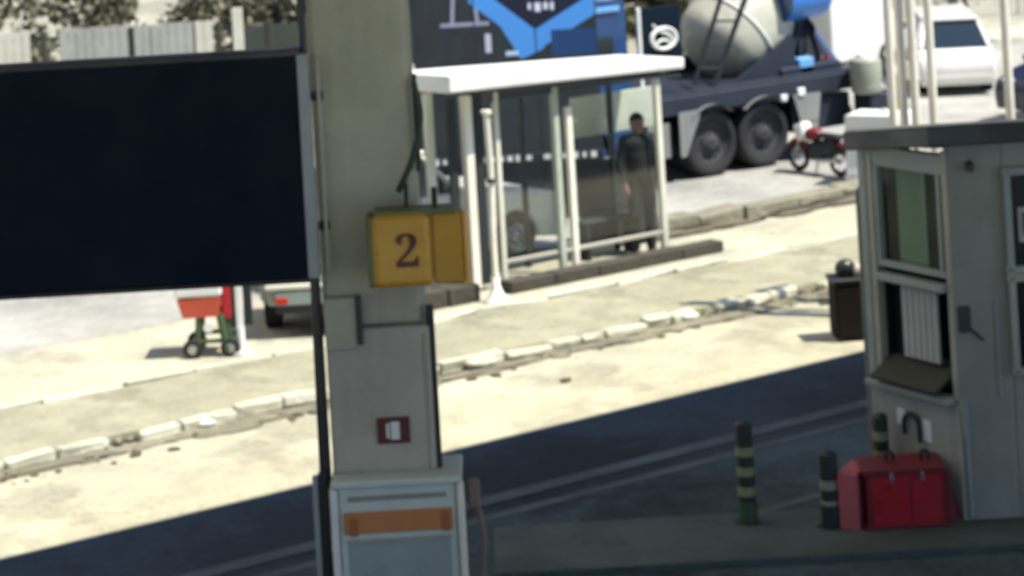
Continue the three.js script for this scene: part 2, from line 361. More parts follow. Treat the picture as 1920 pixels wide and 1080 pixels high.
bollard('tall slim dark bollard with olive bands standing alone on the forecourt', 1.74, 19.15, .86, .066, mat.bollardBand, mat.bollardGreen);
bollard('short dark bollard with grey-buff bands directly left of the red chest', 2.36, 18.95, .64, .07, mat.bollardPale, mat.bollardDark);
bollard('half-hidden dark bollard with pale bands behind the red chest by the kiosk wall', 2.86, 19.5, .76, .06, mat.bollardBand, mat.bollardPale);
{
  const c = thing('red_chest', 'bright red metal chest with two black handles beside the kiosk', 'chest', at(2.87, 18.95), ST);
  c.scale.x = .9;
  mesh('body', [box(.62, .42, .36, .06, .28, 0, .008)], mat.red, c);
  mesh('side_panel', [box(.18, .44, .36, -.345, .28, -.04, .01, [0, -.5, 0])], mat.redPale, c);
  mesh('lid', [box(.7, .05, .42, .05, .505, -.02, .008)], mat.redDark, c);
  each('corner_post', [box(.05, .44, .05, -.255, .28, .16, .012), box(.09, .44, .1, .40, .28, .09, .02)], mat.redDark, c);
  mesh('wedge_foot', new ConvexGeometry([V(.41, .07, .12), V(.56, .07, .02), V(.41, .42, .08), V(.44, .42, -.1), V(.41, .07, -.16), V(.56, .07, -.14)]), mat.redDark, c);
  mesh('skirt', [box(.7, .035, .39, .05, .085, 0, .01)], mat.redDark, c);
  each('latch', [-.06, .2].map((x) => box(.03, .07, .015, x, .47, .188, .005)), mat.metal, c);
  mesh('door_seam', [box(.012, .36, .008, .1, .28, .182, .002)], mat.redDark, c);
  for (const x of [-.03, .27]) mesh('handle', [tube([[x - .03, .52, -.05], [x - .028, .59, -.05], [x + .028, .59, -.05], [x + .03, .52, -.05]], .014, 16)], mat.black, c);
}

// ---------------------------------------------------------------- kiosk
{
  const k = thing('kiosk', 'grey-green petrol station kiosk with dark flat roof at the right', 'kiosk', at(3.40, 18.9), ST);
  const A = V(-.56, 0, -.9), L = A.length(), yaw = Math.atan2(.9, .56);   // left face runs from A to the corner at 0,0
  // face frame: u from the far corner to the near corner, w outwards (towards the left)
  const Mface = new THREE.Matrix4().makeBasis(A.clone().multiplyScalar(-1 / L), V(0, 1, 0), V(-.9 / L, 0, .56 / L)).setPosition(A);
  const f = (g) => xf(g, Mface);
  // front
  mesh('front_wall', [box(.42, 2.96, .14, .21, 1.48, -.07, .012), box(4.2, .55, .14, 2.52, 2.68 + .005, -.07, .01), box(4.2, 1.18, .14, 2.52, .59, -.07, .01), box(2.9, 1.1, .14, 3.2, 1.9, -.071, .01)], mat.kioskWall, k);
  mesh('side_wall', [f(box(L, .98, .12, L / 2, .49, -.06, .01))], mat.kioskBase, k);
  mesh('back_wall', [box(4.6, 2.5, .12, 2.3, 1.25, -2.45, .01), box(.1, 2.5, 1.5, -.32, 1.25, -1.62, .01, [0, -.3, 0]), box(.12, 2.5, 2.4, 4.55, 1.25, -1.2, .01)], mat.kioskWall, k);
  // roof
  const shape = new THREE.Shape([[-.16, .16], [4.8, .16], [4.8, -2.6], [-.2, -2.6], [-.64, -.95]].map(([x, z]) => new THREE.Vector2(x, -z)));
  const rg = new THREE.ExtrudeGeometry(shape, { depth: .13, bevelEnabled: true, bevelSize: .012, bevelThickness: .012, bevelSegments: 1 }); rg.rotateX(-Math.PI / 2); rg.rotateX(-.15); rg.translate(0, 2.965, 0);
  mesh('roof', rg, mat.kioskDark, k);
  mesh('roof_sheet', [(() => { const s = new THREE.Shape([[-.12, .1], [4.7, .1], [4.7, -2.5], [-.12, -2.5], [-.64, -.92]].map(([x, z]) => new THREE.Vector2(x, -z))); const g = new THREE.ExtrudeGeometry(s, { depth: .02, bevelEnabled: false }); g.rotateX(-Math.PI / 2); g.rotateX(-.15); return g.translate(0, 3.112, 0); })()], mat.whiteWarm, k);
  mesh('ceiling', [box(4.3, .05, 2.1, 2.35, 2.76, -1.25, .01, [-.15, 0, 0])], mat.kioskWall, k);
  // left face window and door
  mesh('corner_post', [f(box(.09, 1.88, .1, .05, 1.91, -.04, .012))], mat.kioskFrame, k);
  mesh('corner_post', [f(box(.07, 1.88, .08, .14, 1.91, -.03, .012))], mat.kioskFrameWarm, k);
  mesh('corner_post', [f(box(.07, 1.94, .1, L - .05, 1.94, -.05, .012))], mat.kioskFrameWarm, k);
  mesh('head_rail', [f(box(L - .2, .12, .08, L / 2 + .05, 2.815, -.04, .01))], mat.kioskFrame, k);
  const w = mesh('window', [f(box(L - .26, .05, .07, L / 2 + .05, 2.74, -.035, .008)), f(box(L - .26, .05, .07, L / 2 + .05, 1.94, -.035, .008)), f(box(.04, .8, .07, .2, 2.34, -.035, .008)), f(box(.04, .8, .07, L - .13, 2.34, -.035, .008))], mat.kioskFrame, k);
  mesh('pane', [f(box(L - .3, .78, .008, L / 2 + .05, 2.34, -.05, .002))], mat.glassClear, w);
  mesh('blind', [f(box(.3, .8, .02, .5, 2.34, -.1, .006))], mat.curtain, w);
  mesh('blind_edge', [f(box(.025, .78, .02, .675, 2.34, -.09, .005))], mat.kioskFrame, w);
  const lo = mesh('counter_front', [f(box(L - .26, .06, .12, L / 2 + .05, 1.84, -.0, .01))], mat.kioskFrame, k);
  for (let i = 0; i < 6; i++) mesh('slat', [f(box(.062, .56, .03, .44 + i * .07, 1.5, -.04, .008))], mat.panelWhite, lo);
  mesh('inside_panel', [f(box(L - .22, 1.0, .03, L / 2 + .05, 1.45, -.13, .005))], mat.kioskPane, k);
  mesh('sloping_shelf', [f(box(L - .3, .03, .3, L / 2 + .04, 1.12, .03, .008, [.5, 0, 0]))], mat.brown, k);
  mesh('sill', [f(box(L - .1, .05, .16, L / 2, .98, .02, .01))], mat.kioskBase, k);
  mesh('room_shade', [f(box(L - .1, .9, .02, L / 2, 2.32, -.2, .004))], mat.kioskDark, k);  // dark sheet imitating the unlit room behind the window
  each('paper_notice', [f(box(.09, .13, .006, .36, .74, .004, .002)), f(box(.1, .17, .006, .66, .68, .004, .002))], mat.white, k);
  mesh('hose_hook', [f(tube([[.42, .62, .03], [.43, .74, .03], [.5, .79, .03], [.58, .75, .03], [.6, .58, .03]], .018, 24))], mat.black, k);
  each('lower_trim', [f(box(.03, .9, .02, L - .02, .47, .008, .004)), box(.02, .3, .02, .01, .86, .008, .004)], mat.kioskFrameWarm, k);
  // front windows
  for (const [y, h] of [[2.36, .7], [1.56, .66]]) {
    const fw = mesh('window', [box(.055, h + .1, .1, .44, y, .02, .01), box(1.3, .06, .1, 1.05, y - h / 2 - .03, .02, .01), box(1.3, .06, .1, 1.05, y + h / 2 + .03, .02, .01), box(.055, h + .1, .1, 1.7, y, .02, .01)], y > 2 ? mat.kioskFrame : mat.kioskFrameWarm, k);
    mesh('pane', [box(1.22, h, .02, 1.07, y, .0, .004)], mat.kioskPane, fw);
    if (y > 2) mesh('window_notice', [box(.2, .27, .006, .62, 2.32, .014, .002)], mat.panelWhite, fw);
    if (y > 2) mesh('notice_print', [box(.018, .17, .004, .56, 2.33, .02, .001), box(.1, .02, .004, .6, 2.4, .02, .001), box(.08, .02, .004, .6, 2.33, .02, .001), box(.1, .02, .004, .6, 2.26, .02, .001)], mat.kioskDark, fw);
  }
  mesh('wall_lamp', [box(.05, .07, .07, .17, 2.79, .03, .012), rod([.17, 2.83, .0], [.17, 2.8, .06], .012)], mat.black, k);
  mesh('meter_box', [box(.1, .2, .05, .06, 1.62, .02, .015), rod([.1, 1.55, .02], [.2, 1.45, .02], .01)], mat.kioskDark, k);
  each('conduit', [rod([.035, .1, .012], [.035, 1.0, .012], .014), rod([.31, 1.0, .01], [.31, 1.75, .01], .012)], mat.kioskFrame, k);
}
{
  const b = thing('litter_bin', 'dark brown litter bin with rubbish on top at the kiosk corner', 'bin', [17.0, .01, -19.02], -.5);
  mesh('body', [box(.36, .6, .34, 0, .33, 0, .03)], mat.binBrown, b);
  mesh('rim', [box(.39, .05, .37, 0, .62, 0, .015)], mat.black, b);
  for (const [x, z] of [[-.14, -.13], [.14, -.13], [-.14, .13], [.14, .13]]) mesh('foot', [cyl(.02, .05, x, .02, z)], mat.black, b);
  const g = new THREE.SphereGeometry(.11, 18, 12); g.scale(1, .9, .8); mesh('rubbish_bag', g.translate(-.02, .72, 0), mat.bag, b);
  const h = new THREE.SphereGeometry(.05, 14, 10); mesh('litter', h.scale(1, 1.3, 1).translate(.09, .71, .1), mat.paleBag, b);
}

// ---------------------------------------------------------------- vent pipes behind the kiosk
{
  const ends = [[4.14, 26], [4.26, 26.05], [4.38, 26.0], [4.585, 26.1]];
  const names = ['leftmost of the four close-set white vent pipes behind the kiosk roof', 'second from left of the four white vent pipes behind the kiosk roof', 'third from left of the four white vent pipes, crossing the pale clamp', 'rightmost and yellowest of the four white vent pipes behind the kiosk roof'];
  let src;
  ends.forEach(([r, d], i) => {
    if (!i) {
      src = thing('vent_pipe', names[0], 'pipe', at(r, d), 0, 'white vent pipes behind the kiosk');
      mesh('pipe', [rod([0, 0, 0], [0, 4.6, 0], .047)], mat.whiteWarm, src);
      mesh('vent_cap', [cyl(.06, .09, 0, 4.64, 0, 'y', 20, .045)], mat.whiteWarm, src);
      mesh('flange', [cyl(.07, .03, 0, .02, 0)], mat.greyTrim, src);
    } else dup(src, names[i], at(r, d), 0);
  });
  const c = thing('pipe_clamp', 'pale bracket plate clamping the white vent pipes together', 'bracket', at(4.31, 26.11), ST);
  mesh('plate', [box(.24, .2, .02, .03, 2.62, .02, .006)], mat.white, c);
  for (const x of [-.06, .1]) mesh('bolt', [cyl(.014, .02, x, 2.62, .037, 'z', 8)], mat.metal, c);
  const l = thing('lamp_post', 'thin pale post standing alone behind the right end of the kiosk roof', 'post', at(5.42, 26.2));
  mesh('post', [rod([0, 0, 0], [0, 5.4, 0], .052, .046)], mat.whiteWarm, l);
  mesh('foot', [cyl(.1, .04, 0, .02, 0)], mat.greyTrim, l);
  mesh('lamp_head', [box(.5, .1, .2, .22, 5.42, 0, .04)], mat.greyTrim, l);
}

// ---------------------------------------------------------------- glass shelter
{
  const s = thing('bus_shelter', 'glass-walled roadside shelter under a thick white roof', 'shelter', [15.2, .01, -23.85]);
  const Lx = 3.5, tilt = new THREE.Euler(-.02, .1, -.06);
  const roofM = new THREE.Matrix4().makeRotationFromEuler(tilt).setPosition(1.68, 2.42, -.3);
  const taper = box(3.72, .17, 1.15, 0, 0, 0, .03), tp = taper.attributes.position;
  for (let i = 0; i < tp.count; i++) { const k = (tp.getX(i) + 1.86) / 3.72; if (tp.getY(i) < 0) tp.setY(i, tp.getY(i) + .07 * k - .04); }
  taper.computeVertexNormals();
  const rf = mesh('roof', [xf(taper, roofM)], mat.white, s);
  mesh('gutter', [xf(box(3.66, .05, .06, 0, -.13, .5, .012), roofM)], mat.darkTrim, rf);
  const post = (x, z, r = .045, m = mat.kioskFrame, y1 = 2.36, y0 = 0) => mesh('post', [box(r * 1.6, y1 - y0, r * 1.6, x, (y0 + y1) / 2, z, .012)], m, s);
  post(.78, .02, .04, mat.cream); post(1.62, .03, .05, mat.boardGrey); post(1.83, 0, .05, mat.whiteWarm, 2.0); post(3.18, 0, .05, mat.cream);
  post(.15, -.8, .04, mat.darkTrim); post(1.7, -.8, .04, mat.darkTrim); post(3.05, -.8, .04, mat.darkTrim);
  post(.02, -.25, .06, mat.cream); post(.40, -.03, .07, mat.whiteWarm, 2.3, .06);
  each('side_screen', [box(.12, 2.2, .05, .22, 1.2, -.08, .01), box(.13, 2.25, .05, .58, 1.2, -.08, .01)], mat.darkPanel, s);
  mesh('top_beam', [box(2.5, .12, .09, 1.98, 2.25, .0, .012)], mat.darkTrim, s);
  mesh('bottom_rail', [box(2.42, .05, .06, 1.98, .3, .0, .012)], mat.kioskFrameWarm, s);
  mesh('bottom_rail', [box(2.42, .04, .05, 1.98, .08, .02, .01)], mat.kioskFrame, s);
  const b = mesh('sign_board', [box(1.3, .5, .04, 3.24, 1.68, -1.0, .01)], mat.boardGrey, s);
  mesh('board_stripe', [box(.02, .12, .004, 3.1, 1.55, -.977, .001), box(.03, .06, .004, 2.64, 1.65, -.977, .001)], mat.white, b);
  mesh('pane', [box(.8, 1.85, .012, 1.2, 1.25, -.01, .003)], mat.glass, s);
  mesh('pane', [box(1.28, 1.38, .012, 2.5, 1.02, -.01, .003)], mat.glass, s);
  mesh('shade_panel', [box(1.2, 1.05, .03, 3.12, .62, -.82, .01)], mat.darkPanel, s);  // added dark panel standing in for the shadowed view behind this bay
  mesh('bench', [box(.9, .05, .26, 2.75, .46, -.6, .015), box(.05, .44, .22, 2.4, .22, -.6, .01), box(.05, .44, .22, 3.1, .22, -.6, .01)], mat.darkTrim, s);
}
{
  const pl = thing('dark_block_row', 'long row of low dark blocks along the front foot of the shelter', 'plinth', [15.85, .01, -23.62]);
  for (let i = 0; i < 5; i++) { const g = box(.63, .13 + .012 * (i % 2), .24, .31 + i * .634, .07, .008 * (i % 3), .012); mesh('block', [g], mat.plinth, pl); }  // low dark brown blocks in a row
  const q = thing('dark_block_row', 'short row of dark blocks between the yellow sign and the white stop pole', 'plinth', [14.55, .01, -23.75]);
  for (let i = 0; i < 2; i++) mesh('block', [box(.42, .2, .5, .21 + i * .43, .1, .02 * i, .02)], mat.plinth, q);
}
{
  const p = thing('stop_pole', 'white round pole with a flared foot before the left end of the shelter', 'pole', [15.5, .01, -23.3]);
  mesh('pole', [tube([[0, .1, 0], [.0, .8, 0], [.03, 1.4, -.02], [.0, 2.15, 0]], .036, 40, 14)], mat.whiteWarm, p);
  mesh('flared_foot', new THREE.LatheGeometry([[.0, .28], [.04, .28], [.05, .18], [.09, .08], [.15, .02], [.15, 0], [0, 0]].map(([x, y]) => new THREE.Vector2(x, y)).reverse(), 24), mat.white, p);
  mesh('collar', [cyl(.055, .05, 0.03, 1.38, -.02)], mat.darkTrim, p);
  mesh('cap', [cyl(.06, .04, 0, 2.17, 0)], mat.whiteWarm, p);
}
{
  const c = thing('control_cabinet', 'cream roadside cabinet showing between the column and the shelter', 'cabinet', [14.62, .01, -24.75], -.2);
  mesh('body', [box(.5, 1.62, .4, 0, .87, 0, .02)], mat.cream, c);
  mesh('lid', [box(.56, .1, .46, 0, 1.74, 0, .03)], mat.white, c);
  mesh('door', [box(.2, 1.4, .012, -.115, .87, .207, .004), box(.2, 1.4, .012, .115, .87, .207, .004)], mat.cream, c);
  mesh('handle', [box(.02, .1, .02, .03, .95, .225, .005)], mat.darkTrim, c);
  mesh('plinth', [box(.54, .07, .44, 0, .03, 0, .01)], mat.dirtPale, c);
}

// ---------------------------------------------------------------- a person waiting in the shelter
function body(bones, lo, hi, cell) {
  const size = hi.clone().sub(lo), span = Math.max(size.x, size.y, size.z), res = Math.min(140, Math.ceil(span / cell));
  const mc = new MarchingCubes(res, new THREE.MeshBasicMaterial(), false, false, 400000);
  mc.isolation = 0; const c = lo.clone().add(hi).multiplyScalar(.5), h = span / 2;
  const p = V(0, 0, 0), half = res / 2;
  for (let z = 0; z < res; z++) for (let y = 0; y < res; y++) for (let x = 0; x < res; x++) {
    p.set((x - half) / half * h + c.x, (y - half) / half * h + c.y, (z - half) / half * h + c.z);
    let d = 9;
    for (const [a, b, ra, rb] of bones) {
      const bx = b[0] - a[0], by = b[1] - a[1], bz = b[2] - a[2], px = p.x - a[0], py = p.y - a[1], pz = p.z - a[2];
      const t = clamp((px * bx + py * by + pz * bz) / (bx * bx + by * by + bz * bz + 1e-9));
      const e = Math.hypot(px - bx * t, py - by * t, pz - bz * t) - (ra + (rb - ra) * t), k = .035, q = clamp(.5 + .5 * (d - e) / k);
      d = d + (e - d) * q - k * q * (1 - q);
    }
    mc.field[x + y * res + z * res * res] = -d;
  }
  mc.update();
  const g = new THREE.BufferGeometry(), n = mc.count;
  g.setAttribute('position', new THREE.BufferAttribute(mc.positionArray.slice(0, n * 3), 3));
  g.setAttribute('normal', new THREE.BufferAttribute(mc.normalArray.slice(0, n * 3), 3));
  g.scale(h, h, h); g.translate(c.x, c.y, c.z); return g;
}
function person(label, pos, turn, cj, ct, cap) {
  const o = thing('person', label, 'person', pos, turn);
  const skin = M(.22, .12, .08, { roughness: .6 }), jacket = M(...cj, { roughness: .95, bumpMap: TM.bumpFine, bumpScale: .004 }), trouser = M(...ct, { roughness: .95, bumpMap: TM.bumpFine, bumpScale: .004 });
  const arm = (s) => [[[s * .18, 1.42, 0], [s * .235, 1.14, -.02], .052, .042], [[s * .235, 1.14, -.02], [s * .22, .9, .07], .04, .03]];
  const flesh = [[[0, 1.58, .01], [0, 1.64, .02], .085, .08], [[0, 1.53, .05], [0, 1.56, .06], .045, .05], [[0, 1.42, 0], [0, 1.52, .01], .055, .05],
    [[0, 1.36, 0], [0, 1.0, 0], .12, .1], ...arm(1), ...arm(-1)];
  for (const s of [1, -1]) {
    flesh.push([[s * .09, .94, 0], [s * .1, .5, .02], .075, .052], [[s * .1, .5, .02], [s * .105, .1, -.01], .05, .036], [[s * .105, .06, -.03], [s * .115, .035, .14], .04, .03]);
    flesh.push([[s * .22, .9, .07], [s * .215, .82, .09], .032, .026]);
    for (let f = 0; f < 4; f++) flesh.push([[s * (.208 + .0), .83 - f * .002, .07 + f * .017], [s * .205, .745 + Math.abs(f - 1.4) * .01, .075 + f * .02], .009, .007]);
    flesh.push([[s * .205, .86, .1], [s * .185, .8, .13], .011, .008]);
  }
  mesh('body', body(flesh, V(-.4, 0, -.25), V(.4, 1.78, .25), .013), skin, o);
  mesh('jacket', body([[[-.13, 1.40, 0], [.13, 1.40, 0], .095, .095], [[0, 1.36, 0], [0, .98, 0], .155, .15], [[0, 1.2, .03], [0, 1.05, .03], .14, .14],
    ...[1, -1].flatMap((s) => [[[s * .18, 1.42, 0], [s * .238, 1.14, -.02], .072, .058], [[s * .238, 1.14, -.02], [s * .222, .92, .06], .056, .045]])], V(-.4, .7, -.3), V(.4, 1.6, .3), .013), jacket, o);
  mesh('trousers', body([[[-.06, .96, 0], [.06, .96, 0], .125, .125], ...[1, -1].flatMap((s) => [[[s * .09, .92, 0], [s * .1, .5, .02], .095, .072], [[s * .1, .5, .02], [s * .105, .12, -.01], .07, .062]])], V(-.3, .02, -.3), V(.3, 1.1, .3), .013), trouser, o);
  mesh('hair', new THREE.SphereGeometry(.098, 22, 14, 0, 6.3, 0, 1.75).scale(.95, 1.05, 1.08).rotateX(-.45).translate(0, 1.655, -.005), M(.012, .01, .009, { roughness: .8 }), o);
  mesh('face', [new THREE.SphereGeometry(.016, 8, 6).scale(.8, 1.4, 1).translate(0, 1.605, .108), new THREE.SphereGeometry(.014, 8, 6).scale(.6, 1.6, 1).translate(.086, 1.61, .0), new THREE.SphereGeometry(.014, 8, 6).scale(.6, 1.6, 1).translate(-.086, 1.61, .0)], skin, o);
  each('eye', [new THREE.SphereGeometry(.01, 8, 6).translate(.032, 1.632, .092), new THREE.SphereGeometry(.01, 8, 6).translate(-.032, 1.632, .092)], mat.black, o);
  each('shoe', [box(.095, .08, .26, .11, .045, .045, .035), box(.095, .08, .26, -.11, .045, .045, .035)], mat.black, o);
  if (cap) mesh('cap', [new THREE.SphereGeometry(.115, 24, 12, 0, 6.3, 0, 1.5).scale(.98, 1, 1.1).translate(0, 1.66, 0), box(.16, .015, .12, 0, 1.67, .14, .007)], mat.white, o);
}
person('person in a dark jacket standing inside the glass shelter before the grey board', [18.26, .01, -24.12], -.35, [.016, .02, .021], [.03, .031, .03]);
{
  const b = thing('barrel', 'pale green barrel with domed white lid on a dark stand behind the lorry', 'barrel', at(5.5, 36.9));
  mesh('drum_body', new THREE.LatheGeometry([[0, .92], [.2, .92], [.23, .95], [.24, 1.05], [.225, 1.09], [.245, 1.14], [.24, 1.4], [.2, 1.46], [0, 1.46]].map(([x, y]) => new THREE.Vector2(x, y)), 32), painted(.33, .345, .27), b);
  mesh('lid', new THREE.SphereGeometry(.14, 24, 10, 0, 6.3, 0, 1.55).scale(1, .8, 1).translate(0, 1.45, 0), mat.white, b);
  mesh('stand', [box(.62, .92, .4, .2, .46, 0, .04)], mat.chassis, b);
}

// ---------------------------------------------------------------- vehicles
function wheel(parent, x, z, r, w, rimMat = mat.metal, side = 1) {
  const pr = [[r * .62, -w / 2], [r * .93, -w / 2], [r, -w * .34], [r, w * .34], [r * .93, w / 2], [r * .62, w / 2], [r * .62, -w / 2]].map(([a, b]) => new THREE.Vector2(a, b));
  const ty = new THREE.LatheGeometry(pr, 32); ty.rotateX(Math.PI / 2); ty.translate(x, r, z);
  const t = mesh('wheel', ty, mat.rubber, parent);
  const rim = new THREE.LatheGeometry([[.02, .02], [r * .2, .03], [r * .28, -.04], [r * .5, -.05], [r * .58, .0], [r * .63, .02], [r * .63, -w * .3], [.02, -w * .3]].map(([a, b]) => new THREE.Vector2(a, b)), 28);
  rim.rotateX(side > 0 ? Math.PI / 2 : -Math.PI / 2); rim.translate(x, r, z + side * w * .42);
  mesh('rim', rim, rimMat, t);
  const nuts = []; for (let i = 0; i < 8; i++) { const a = i * Math.PI / 4; nuts.push(cyl(.012 + r * .02, .03, x + Math.cos(a) * r * .36, r + Math.sin(a) * r * .36, z + side * (w * .42 + .005), 'z', 8)); }
  mesh('wheel_nuts', nuts, mat.chassis, t);
  return t;
}
// car along +x (front at +x), centre at the origin
function car(label, category, pos, turn, paint, o = {}) {
  const L = o.L ?? 4, W = o.W ?? 1.66, H = o.H ?? 1.45, hood = o.hood ?? .8, bh = o.bh ?? .82, r = .3;
  const c = thing(o.name ?? 'parked_car', label, category, pos, turn);
  const x0 = -L / 2, x1 = L / 2, ax0 = x0 + .72, ax1 = x1 - .75, sh = new THREE.Shape();
  sh.moveTo(x0 + .06, .24); sh.lineTo(ax0 - .36, .22); sh.absarc(ax0, .3, .36, Math.PI, 0, true); sh.lineTo(ax1 - .36, .22); sh.absarc(ax1, .3, .36, Math.PI, 0, true);
  sh.lineTo(x1 - .04, .26); sh.quadraticCurveTo(x1 + .02, .5, x1 - .06, bh - .2); sh.quadraticCurveTo(x1 - .3, bh - .06, x1 - hood - .1, bh + .03); sh.lineTo(x0 + .1, bh + .04); sh.quadraticCurveTo(x0 - .02, .6, x0 + .06, .24);
  const bg = new THREE.ExtrudeGeometry(sh, { depth: W - .1, bevelEnabled: true, bevelSize: .05, bevelThickness: .05, bevelSegments: 3, curveSegments: 14 }); bg.translate(0, 0, -(W - .1) / 2);
  mesh('body', bg, paint, c);
  const gx0 = x0 + (o.trunk ?? .12), gx1 = x1 - hood + .1, rx0 = gx0 + (o.back ?? .25), rx1 = gx1 - .55, w0 = W / 2 - .07, w1 = W / 2 - .2;
  const pts = []; for (const s of [1, -1]) pts.push(V(gx0, bh, s * w0), V(gx1, bh, s * w0), V(rx0, H - .04, s * w1), V(rx1, H - .04, s * w1));
  mesh('windows', new ConvexGeometry(pts), mat.glassDark, c);
  mesh('roof', [box(rx1 - rx0 + .16, .06, 2 * w1 + .08, (rx0 + rx1) / 2, H - .02, 0, .028)], paint, c);
  const pil = []; for (const s of [1, -1]) { pil.push(rod([gx0, bh, s * w0], [rx0, H - .03, s * w1], .045, .04), rod([gx1, bh, s * w0], [rx1, H - .03, s * w1], .035, .03)); pil.push(rod([(gx0 + gx1) / 2 - .05, bh, s * (w0 + .005)], [(rx0 + rx1) / 2, H - .03, s * w1], .035)); }
  each('pillar', pil, paint, c);
  for (const ax of [ax0, ax1]) for (const s of [1, -1]) wheel(c, ax, s * (W / 2 - .1), r, .19, mat.metal, s);
  mesh('bumper', [box(.12, .16, W - .1, x1 - .02, .34, 0, .05)], o.dark ? mat.darkTrim : paint, c);
  mesh('bumper', [box(.12, .16, W - .1, x0 + .02, .36, 0, .05)], o.dark ? mat.darkTrim : paint, c);
  for (const s of [1, -1]) {
    mesh('headlight', [box(.09, .13, .32, x1 - .07, bh - .2, s * (W / 2 - .25), .04)], mat.lampWhite, c);
    mesh('tail_light', [box(.06, .2, .16, x0 + .03, bh - .14, s * (W / 2 - .14), .025)], mat.lampRed, c);
    mesh('mirror', [box(.1, .1, .16, gx1 - .12, bh + .1, s * (W / 2 + .04), .035)], paint, c);
    mesh('door_handle', [box(.14, .025, .02, .1, bh - .08, s * (W / 2 + .01), .008)], mat.darkTrim, c);
    mesh('door_seam', [box(.008, .5, .006, (gx0 + gx1) / 2 - .05, .58, s * (W / 2 + .001), .001)], mat.darkTrim, c);
  }
  mesh('grille', [box(.03, .12, W * .5, x1 - .01, .56, 0, .01)], mat.black, c);
  mesh('number_plate', [box(.02, .1, .42, x0 - .01 + .02 - .035, .55, 0, .005)], mat.white, c);
  return c;
}
car('white hatchback stopped behind the glass of the shelter', 'car', [15.9, .015, -25.85], 0, carPaint(.78, .79, .72), { L: 3.7, H: 1.5, hood: 1.55, bh: .88 });
{
  const t = thing('box_trailer', 'low silver-green box trailer under the right end of the navy panel', 'trailer', at(-1.93, 27.45), ST);
  const g = painted(.30, .36, .30);
  mesh('body', [box(1.5, .5, 1.5, 0, .62, 0, .05)], g, t);
  mesh('cover', [box(1.44, .34, 1.44, 0, 1.03, 0, .08)], painted(.20, .26, .20), t);
  mesh('trim_rail', [box(1.52, .05, .04, 0, .58, .765, .01)], mat.cream, t);
  mesh('tailboard', [box(1.3, .16, .03, 0, .46, .76, .01)], painted(.24, .30, .27), t);
  each('wheel_arch', [-1, 1].map((s) => box(.16, .34, .7, s * .78, .5, 0, .06)), g, t);
  mesh('underframe', [box(1.3, .12, 1.4, 0, .33, 0, .02)], mat.chassis, t);
  for (const s of [-1, 1]) { const w = mesh('wheel', [cyl(.27, .17, s * .74, .27, 0, 'x', 30)], mat.rubber, t); mesh('hub', [cyl(.14, .18, s * .745, .27, 0, 'x', 20)], mat.metal, w); }
  each('tail_light', [-1, 1].map((s) => box(.14, .07, .03, s * .58, .43, .775, .01)), mat.lampRed, t);
  mesh('drawbar', [rod([0, .36, -.7], [0, .4, -1.5], .035)], mat.chassis, t);
}
car('white minibus far up the road between the vent pipes and the lone post', 'minibus', at(8.05, 44.0), -2.25, carPaint(.84, .83, .78), { name: 'minibus', L: 3.2, W: 1.3, H: 1.28, hood: .4, bh: .82, back: .06, trunk: .06 });
car('dark navy car at the right edge above the kiosk roof', 'car', [30.5, .016, -27.4], Math.PI, carPaint(.012, .016, .04), { L: 3.8, H: 1.42 });
// white delivery van, box body
{
  const v = thing('delivery_van', 'tall plain white box van beyond the mouth of the mixer drum', 'van', at(6.15, 45.5), .3);
  mesh('cargo_box', [box(1.5, 2.1, 1.5, -.4, 1.5, 0, .05)], mat.white, v);
  mesh('cab', new ConvexGeometry([V(.4, .4, .7), V(1.3, .4, .7), V(1.32, .95, .7), V(.95, 1.7, .62), V(.4, 1.75, .66), V(.4, .4, -.7), V(1.3, .4, -.7), V(1.32, .95, -.7), V(.95, 1.7, -.62), V(.4, 1.75, -.66)]), mat.white, v);
  mesh('windscreen', new ConvexGeometry([V(1.33, 1.0, .6), V(1.0, 1.64, .52), V(1.33, 1.0, -.6), V(1.0, 1.64, -.52), V(1.3, 1.0, .6), V(.97, 1.64, .52)]), mat.glassDark, v);
  mesh('frame_rail', [box(2.3, .16, 1.3, 0, .38, 0, .03)], mat.chassis, v);
  for (const x of [-.75, .85]) for (const s of [1, -1]) wheel(v, x, s * .62, .32, .2, mat.metal, s);
  for (const s of [1, -1]) mesh('tail_light', [box(.04, .18, .1, -1.165, .62, s * .6, .015)], mat.lampRed, v);
  mesh('door_handle', [box(.03, .5, .03, -1.17, 1.4, .05, .01)], mat.metal, v);
}
